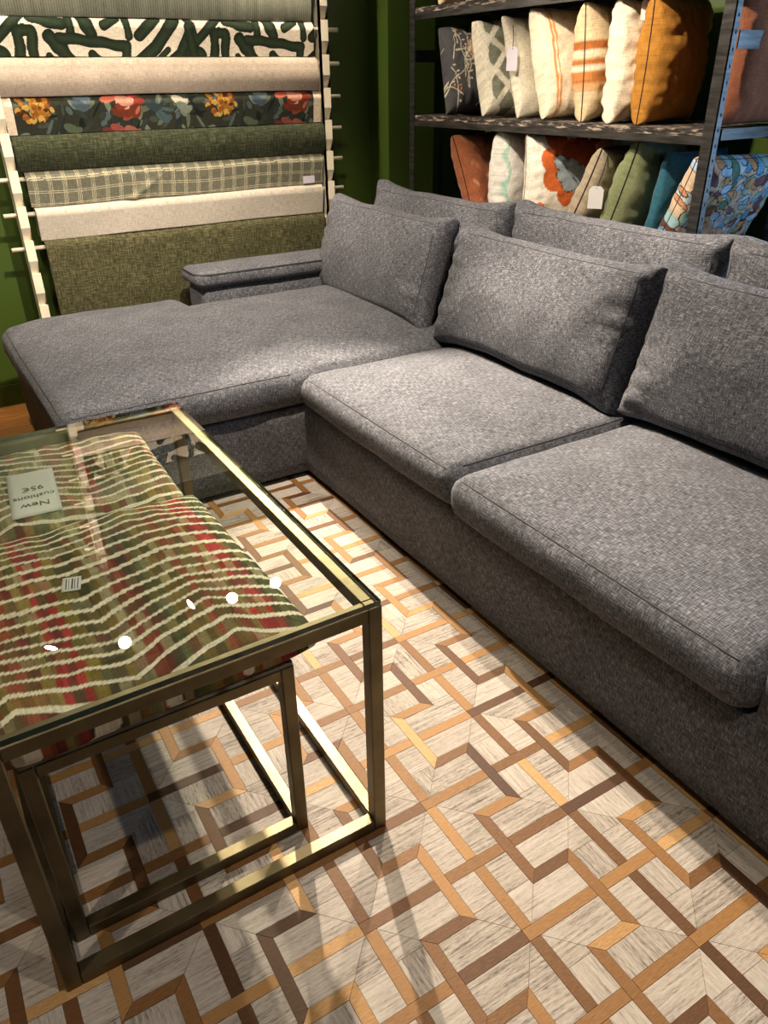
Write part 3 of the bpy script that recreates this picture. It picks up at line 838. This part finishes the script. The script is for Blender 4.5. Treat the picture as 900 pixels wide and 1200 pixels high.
drape('fabric_length', 'grey fabric on the topmost rod, seen only in the glass reflection', 11, XA-.06, XB, p_plain('#6a6a66'), 'paint', seed=12, nx=120)
# small swatch label hanging from the check fabric
tag(box('swatch_label', (2.0, 2.07, YR-.047, YR-.045, RODZ[2]-.112, RODZ[2]-.075), 'lilac_paper'), 'small pale label at the right end of the check fabric', 'label')
bpy.data.objects['swatch_label'].rotation_euler = (0, 0, 0)

# ------------------------------------------------------------------ steel shelf with pillows
SX, SD = 2.60, .50
SY0, SY1 = 1.995, 4.005
ZS = [.34, .833, 1.322, 1.815]
shelf = thing('shelving_unit', 'dark steel and rough wood shelving unit full of pillows behind the sofa', 'shelf', (SX, 3.0, 0))
LB = lambda b: (b[0]-SX, b[1]-SX, b[2]-3.0, b[3]-3.0, b[4], b[5])
for yy, s in ((SY0, 1), (SY1, -1)):
    for xx, q in ((SX, 1), (SX+SD, -1)):
        f1 = (min(xx, xx+q*.004), max(xx, xx+q*.004), min(yy, yy+s*.05), max(yy, yy+s*.05), 0, 2.35)
        f2 = (min(xx, xx+q*.030), max(xx, xx+q*.030), min(yy, yy+s*.004), max(yy, yy+s*.004), 0, 2.35)
        p = boxes('post', [LB(f1), LB(f2)], 'steel', shelf)
        V, F = [], []
        for kz in range(44):
            z = .12+.05*kz; cx = xx+q*.018-SX; yo = yy-3.0-s*.0006
            b = len(V)
            for k in range(8): V.append((cx+.0045*math.cos(k*.785), yo, z+.0065*math.sin(k*.785)))
            F.append(tuple(range(b, b+8)) if s > 0 else tuple(range(b+7, b-1, -1)))
        mk('post_holes', V, F, 'ink', p)['kind'] = 'stuff'
for z in ZS:
    bd = box('shelf_board', LB((SX+.006, SX+SD-.006, SY0+.006, SY1-.006, z-.026, z)), 'board', shelf)
    for bb in ((SX+.004, SX+.009, SY0+.05, SY1-.05, z-.052, z-.024), (SX+SD-.009, SX+SD-.004, SY0+.05, SY1-.05, z-.052, z-.02),
               (SX+.042, SX+SD-.042, SY0, SY0+.005, z-.035, z+.002), (SX+.042, SX+SD-.042, SY1-.005, SY1, z-.035, z+.002)):
        box('edge_rail', LB(bb), 'steel', shelf)
for z in (1.60,):
    for y in (SY0, SY1-.005): box('side_brace', LB((SX+.042, SX+SD-.042, y, y+.005, z-.028, z+.028)), 'steel', shelf)

def standR(lean, yaw=0, spin=0):
    """pillow upright: u -> +X (depth), v -> Z, n -> -Y;  lean>0 tips the top towards +Y"""
    B = Matrix(((1, 0, 0), (0, 0, -1), (0, 1, 0))).to_4x4()
    return Matrix.Rotation(yaw, 4, 'Z') @ Matrix.Rotation(-lean, 4, 'X') @ B @ Matrix.Rotation(spin, 4, 'Z')
def shelf_pillow(name, label, y, z, w, h, t, paint, lean=0, yaw=0, x=None, **kw):
    R = standR(lean, yaw)
    xc = (x if x is not None else SX+.035)+w/2*math.cos(yaw)
    # y given at the foot of the front seam; centre follows lean and yaw
    c = Vector((xc, y+math.sin(lean)*h/2+math.sin(yaw)*w/2, z+math.cos(lean)*h/2+abs(math.sin(lean))*t*.10+.002))
    return pillow(name, label, w, h, t, c, R, paint, **kw)
def p_vines(P, w, h, Z):
    r = np.random.default_rng(2); C = np.tile(np.array(lin('#4c4c4e')), (len(P), 1)); C *= (1+.12*vnoise(P, 10, 1))[:, None]
    cream = lin('#cfc5ae'); org = lin('#c9895a')
    for k in range(40):
        x0, y0 = r.uniform(-.2, .2), r.uniform(-.22, .12); a = r.uniform(.9, 2.2); pts = [(x0, y0)]
        for s in range(6):
            a += r.uniform(-.5, .5); pts.append((pts[-1][0]+.035*math.cos(a), pts[-1][1]+.035*math.sin(a)))
        put(C, polyd(P, pts) < .0018, cream)
        for p in pts[1::1]: put(C, ell(P, p[0]+.012, p[1]+.006, .007, .0035, r.uniform(0, 3)) < 1, cream if r.random() > .25 else org)
        if k % 3 == 0:
            for q in range(7): put(C, ell(P, pts[-1][0]+r.uniform(-.016, .016), pts[-1][1]+r.uniform(-.018, .018), .010, .006, r.uniform(0, 3)) < 1, [org, lin('#d7a37c'), lin('#c4a45c')][q % 3])
    return C
def p_diamond(P, w, h, Z):
    C = np.tile(np.array(lin('#7c7f6e')), (len(P), 1)); a = (P[:, 0]*.8+P[:, 1]*.62); b = (P[:, 0]*-.8+P[:, 1]*.62)
    m = (np.abs((a+.02) % .092-.046) < .0125) | (np.abs((b+.03) % .092-.046) < .0125) | (P[:, 0] < -w/2+.03)
    C[m] = lin('#dcd6c2'); C *= (1+.06*vnoise(P, 60, 3))[:, None]; return C
def p_edge_stripe(P, w, h, Z):
    C = np.tile(np.array(lin('#dccfb6')), (len(P), 1)); C *= (1+.05*vnoise(P, 9, 3))[:, None]
    for x0, wd in ((-w/2+.045, .004), (-w/2+.058, .004)): put(C, (np.abs(P[:, 0]-x0) < wd) & (Z > 0), lin('#c98a4e'))
    return C
def p_hstripe(P, w, h, Z):
    C = np.tile(np.array(lin('#cdb894')), (len(P), 1)); C *= (1+.06*vnoise(P, 12, 4))[:, None]
    for y0, wd, c in ((.065, .012, '#a4622f'), (.035, .011, '#d9cbb0'), (.01, .012, '#b06c38'), (-.018, .010, '#ded2ba'), (-.05, .020, '#b5753f'), (-.09, .014, '#c79a6c')):
        put(C, np.abs(P[:, 1]-y0) < wd, lin(c))
    return C
def p_quilt(P, w, h, Z):
    C = np.tile(np.array(lin('#e3d8c0')), (len(P), 1)); C *= (1+.10*vnoise(P*np.array((1, .3)), 45, 4))[:, None]; return C
def p_oak(P, w, h, Z):
    C = np.tile(np.array(lin('#ece3d4')), (len(P), 1)); org = lin('#c4622e'); dk = lin('#a34a2a')
    def blob(cx, cy, s, an, c, outline=None):
        lob = [(0, 0, .5, .22), (.25, .22, .2, .15), (.25, -.22, .2, .15), (-.05, .27, .2, .16), (-.05, -.27, .2, .16), (.55, 0, .22, .18), (-.35, .14, .2, .13), (-.35, -.14, .2, .13)]
        ca, sa = math.cos(an), math.sin(an)
        for g, cc in (((.02, outline),) if outline else ())+((0, c),):
            for lx, ly, rx, ry in lob:
                put(C, ell(P, cx+s*(lx*ca-ly*sa), cy+s*(lx*sa+ly*ca), (rx+g)*s, (ry+g)*s, an) < 1, cc)
    blob(-.03, .06, .27, 1.9, org); blob(.02, .11, .2, .6, dk); blob(-.17, -.16, .12, 1.2, org); blob(.17, .16, .12, .3, lin('#e0a080')); blob(.15, -.16, .14, .8, lin('#e6b9a4'))
    blob(.0, .035, .155, 2.35, lin('#8b979c'), (.01, .01, .012))
    put(C, polyd(P, [(-.05, .09), (.03, .0), (.08, -.035)]) < .003, (.01, .01, .012)); put(C, polyd(P, [(.07, -.03), (.085, -.01)]) < .006, (.03, .05, .06))
    put(C, polyd(P, [(.13, .07), (.135, .1)]) < .005, lin('#2c4a5a'))
    return C
def p_rust(P, w, h, Z):
    r = np.random.default_rng(4); C = np.tile(np.array(lin('#a1603f')), (len(P), 1)); C *= (1+.35*vnoise(P, 16, 5))[:, None]
    for k in range(40): put(C, ell(P, r.uniform(-.2, .2), r.uniform(-.2, .2), r.uniform(.01, .03), r.uniform(.004, .012), r.uniform(0, 3)) < 1, lin(['#c98560', '#8a4a30', '#d29a74', '#b0704c'][k % 4]))
    return C
def p_garden(P, w, h, Z):
    r = np.random.default_rng(9); C = np.tile(np.array(lin('#cdb59a')), (len(P), 1))
    pal = ['#c9926c', '#e0c0a0', '#8fb0b4', '#6fa4c4', '#a9c4d8', '#5e7f68', '#6a4436', '#8c5a40', '#d8a88a', '#b7c7cc', '#7d5a62', '#c7a070', '#93b0a0']
    for k in range(300):
        cx, cy, rx, ry, an = r.uniform(-.24, .24), r.uniform(-.24, .24), r.uniform(.012, .034), r.uniform(.007, .018), r.uniform(0, 3.1)
        if cx > .0 and r.random() < .5: c = lin(pal[[2, 3, 4, 9, 12][k % 5]])
        else: c = lin(pal[k % 13])
        put(C, ell(P, cx, cy, rx+.003, ry+.003, an) < 1, lin('#40302a')); put(C, ell(P, cx, cy, rx, ry, an) < 1, c)
    for k in range(8):
        a = k*.5+.3; put(C, polyd(P, [(-.06, -.06), (-.06+.11*math.cos(a), -.06+.11*math.sin(a))]) < .002, lin('#c8b49a'))
    put(C, ell(P, .07, -.17, .055, .03, .5) < 1, lin('#5c5054')); 
    return C
def p_mint(P, w, h, Z):
    C = np.tile(np.array(lin('#dfdcd4')), (len(P), 1)); m = (np.abs(P[:, 0]+w/2-.016-.006*np.sin(P[:, 1]*40)) < .004) & (Z > 0); C[m] = lin('#a9cdbb'); return C
g2 = 'pillows on the middle shelf'; g3 = 'pillows on the lower shelf'; g4 = 'pillows on the upper shelf'
Zm = ZS[2]; Zl = ZS[1]
shelf_pillow('throw_pillow', 'slate pillow with embroidered vines and orange blossoms, leftmost on the middle shelf', 3.655, Zm, .40, .42, .23, p_vines, .42, yaw=-.30, seed=1, n=170, group=g2)
shelf_pillow('throw_pillow', 'sage green and cream diamond lattice pillow, second on the middle shelf', 3.36, Zm, .42, .43, .24, p_diamond, .40, yaw=-.20, seed=2, n=120, group=g2)
pt = shelf_pillow('throw_pillow', 'narrow white pillow with a lilac tag wedged behind the orange striped one', 3.125, Zm, .40, .44, .11, solid(lin('#cfc8b4')), .36, seed=3, n=30, group=g2)
shelf_pillow('throw_pillow', 'cream pillow with two thin orange stripes along its edge', 2.94, Zm, .43, .45, .21, p_edge_stripe, .34, yaw=-.08, seed=4, n=90, group=g2)
shelf_pillow('throw_pillow', 'beige pillow with rust horizontal bands and dark piping', 2.71, Zm, .42, .434, .18, p_hstripe, .07, yaw=.42, seed=5, n=60, piping='piping_dark', group=g2, pr=.0025)
pq = shelf_pillow('throw_pillow', 'crinkled cream quilted pillow with a white card at its top', 2.555, Zm, .42, .436, .17, p_quilt, .0, yaw=.25, seed=6, n=60, crinkle=.009, group=g2)
shelf_pillow('throw_pillow', 'mustard brown linen pillow with dark piping on the middle shelf', 2.395, Zm, .40, .437, .19, solid(lin('#a8742f')), -.02, yaw=.22, seed=7, n=50, piping='piping_dark', crinkle=.007, group=g2, pr=.0025)
shelf_pillow('throw_pillow', 'chocolate brown pillow behind the right shelf post', 2.09, Zm, .38, .436, .2, solid(lin('#8a553c')), .0, x=SX+.10, yaw=-.12, seed=8, n=40, group=g2)
# lower shelf
shelf_pillow('throw_pillow', 'rust floral velvet pillow leaning, leftmost on the lower shelf', 3.46, Zl, .40, .42, .19, p_rust, .36, yaw=.35, seed=11, n=60, mat='paint_smooth', piping='piping_dark', group=g3, pr=.0025)
shelf_pillow('throw_pillow', 'plain white pillow with mint trim on the lower shelf', 3.245, Zl, .40, .43, .22, p_mint, .0, yaw=.35, seed=12, n=50, group=g3)
shelf_pillow('throw_pillow', 'white pillow with orange blots and a grey oak leaf print', 3.03, Zl, .42, .43, .2, p_oak, .02, yaw=-.42, x=SX+.02, seed=13, n=110, piping='piping_dark', group=g3, pr=.002)
pb = shelf_pillow('throw_pillow', 'beige pillow with black piping and a hanging white tag', 2.735, Zl, .42, .42, .17, solid(lin('#a89a84')), -.40, yaw=.18, x=SX+.03, seed=14, n=40, piping='piping_black', group=g3, pr=.003)
shelf_pillow('throw_pillow', 'sage green velvet pillow with dark piping on the lower shelf', 2.50, Zl, .42, .44, .2, solid(lin('#7e8560')), -.28, yaw=.28, seed=15, n=50, mat='paint_smooth', piping='piping_black', group=g3, crinkle=.007, pr=.003)
shelf_pillow('throw_pillow', 'deep teal velvet pillow between the sage one and the garden print', 2.345, Zl, .36, .40, .10, solid(lin('#2f6478')), -.18, x=SX+.10, seed=16, n=40, mat='paint_smooth', group=g3)
shelf_pillow('throw_pillow', 'multicolour garden print pillow tilted behind the right shelf post', 2.26, Zl, .42, .43, .17, p_garden, -.48, yaw=-.22, x=SX+.04, seed=17, n=170, piping='piping_dark', group=g3, pr=.002)
# pillows standing in the second row against the wall
for nm, y, c, z, hh in (('pale teal pillow in the back row above the slate vine pillow', 3.70, '#a9c9c0', Zm, .44), ('pale blue pillow in the back row behind the diamond lattice pillow', 3.43, '#86a6d0', Zm, .42),
                    ('coral pink pillow in the back row behind the orange striped one', 3.12, '#d97a80', Zm, .44), ('pale blue pillow in the back row of the lower shelf', 2.86, '#c9dcec', Zl, .42)):
    pillow('throw_pillow', nm, .30, hh, .06, (SX+SD-.045, y, z+hh/2+.002), Matrix(((0, 0, -1), (-1, 0, 0), (0, 1, 0))).to_4x4(), solid(lin(c)), seed=20, n=24, cat='pillow', group=g2 if z == Zm else g3)
# upper shelf, only their feet show
for lab, y, c in (('pale beige pillow at the left end of the upper shelf', 3.78, '#d3bf98'), ('cream pillow on the upper shelf above the slate vine pillow', 3.55, '#ddd0b4'), ('tan pillow on the upper shelf, third from the left', 3.3, '#c5a87c')):
    shelf_pillow('throw_pillow', lab, y, ZS[3], .40, .40, .2, solid(lin(c)), .05, seed=int(y*10), n=24, group=g4)

# hanging tags
def tag_card(name, label, p, w, h, mat, string_to, yaw=0):
    t = thing(name, label, 'tag', p, (0, 0, yaw)); cut = w*.22
    poly = [(-w/2, 0), (w/2, 0), (w/2, h-cut), (w/2-cut, h), (-w/2+cut, h), (-w/2, h-cut)]
    V = [(a, 0, b) for a, b in poly]+[(a, .001, b) for a, b in poly]; n = 6
    F = [tuple(range(n)), tuple(range(2*n-1, n-1, -1))]+[(i, n+i, n+(i+1) % n, (i+1) % n) for i in range(n)]
    mk('card', V, F, mat, t)
    q = Matrix.Rotation(-yaw, 3, 'Z') @ (Vector(string_to)-Vector(p)); tube('string', [(0, 0, h-.01), q*.5+Vector((.004, 0, (h-.01)*.5)), q], .0018, 'thread', t)
tag_card('price_tag', 'lilac swing tag hanging in front of the narrow white pillow', (SX+.015, 3.165, Zm+.20), .052, .095, 'lilac_paper', (SX+.03, 3.19, Zm+.38), -1.1)
tag_card('price_tag', 'white swing tag hanging on the beige pillow', (SX+.0, 2.535, Zl+.165), .062, .09, 'paper', (SX+.07, 2.56, Zl+.37), -.95)
tag_card('price_tag', 'white card lying against the top of the quilted cream pillow', (SX+.10, 2.455, Zm+.36), .075, .075, 'paper', (SX+.12, 2.47, Zm+.45), -.7)

# price card and barcode sticker, laid on the curved tops of the striped pillows
from mathutils.bvhtree import BVHTree
def laid(name, o, cx, cy, w, h, rz, mat, lift=.0012, nx=8, ny=12):
    bv = BVHTree.FromPolygons([o.matrix_world @ v.co for v in o.data.vertices], [tuple(p.vertices) for p in o.data.polygons])
    def drop(x, y):
        c, s_ = math.cos(rz), math.sin(rz); X = cx+x*c-y*s_; Y = cy+x*s_+y*c
        hit = bv.ray_cast(Vector((X, Y, 1)), Vector((0, 0, -1)))[0]
        return Vector((X, Y, hit.z if hit else .55))
    g = [[drop(-w/2+w*i/nx, -h/2+h*j/ny) for j in range(ny+1)] for i in range(nx+1)]
    # a stiff card: best plane, resting on the highest points, with a slight bend left in it
    A = np.array([(1, p.x, p.y) for r_ in g for p in r_]); zz = np.array([p.z for r_ in g for p in r_])
    co = np.linalg.lstsq(A, zz, rcond=None)[0]; fit = A @ co; up = float((zz-fit).max())*.4
    for (p, f_, z_) in zip((p for r_ in g for p in r_), fit, zz): p.z = max(f_+up, z_)
    V = [p+Vector((0, 0, lift)) for r_ in g for p in r_]
    F = [(i*(ny+1)+j, (i+1)*(ny+1)+j, (i+1)*(ny+1)+j+1, i*(ny+1)+j+1) for i in range(nx) for j in range(ny)]
    q = mk(name, V, F, mat, None, smooth=True); md = q.modifiers.new('thickness', 'SOLIDIFY'); md.thickness = .0008; md.offset = -1
    cv = BVHTree.FromPolygons(V, F)
    return q, cv
card, cv = laid('price_card', pB, .118, 1.885, .112, .235, -.09, 'paper')
tag(card, 'white price card with black lettering lying on the farther striped pillow', 'card')
def letter(body, size, y):
    o = text_obj('lettering', body, size, None, (0, 0, 0), 0)
    R = Matrix.Translation((.118, 1.885, 0)) @ Matrix.Rotation(-.09+math.pi, 4, 'Z') @ Matrix.Translation((0, y, 0))
    for v in o.data.vertices:
        p = R @ v.co; hit = cv.ray_cast(Vector((p.x, p.y, 1)), Vector((0, 0, -1)))[0]
        v.co = Vector((p.x, p.y, (hit.z if hit else .6)+.0008+v.co.z))
    o.parent = card
letter('New', .034, .055); letter('cushions', .028, .015); letter('95\u20ac', .032, -.03)
st, sv = laid('barcode_sticker', pA, .112, 1.408, .036, .05, -.25, 'paper', nx=4, ny=4)
tag(st, 'small white barcode sticker on the nearer striped pillow', 'sticker')
for k, wv in enumerate((.0022, .0012, .0028, .0014, .002)):
    x = -.011+.0055*k; P4 = []
    for (a, b) in ((x, -.018), (x+wv, -.018), (x+wv, .018), (x, .018)):
        c, s_ = math.cos(-.25), math.sin(-.25); X = .112+a*c-b*s_; Y = 1.408+a*s_+b*c
        hit = sv.ray_cast(Vector((X, Y, 1)), Vector((0, 0, -1)))[0]; P4.append((X, Y, (hit.z if hit else .6)+.0008))
    mk('bar_line', P4, [(0, 1, 2, 3)], 'ink', st)
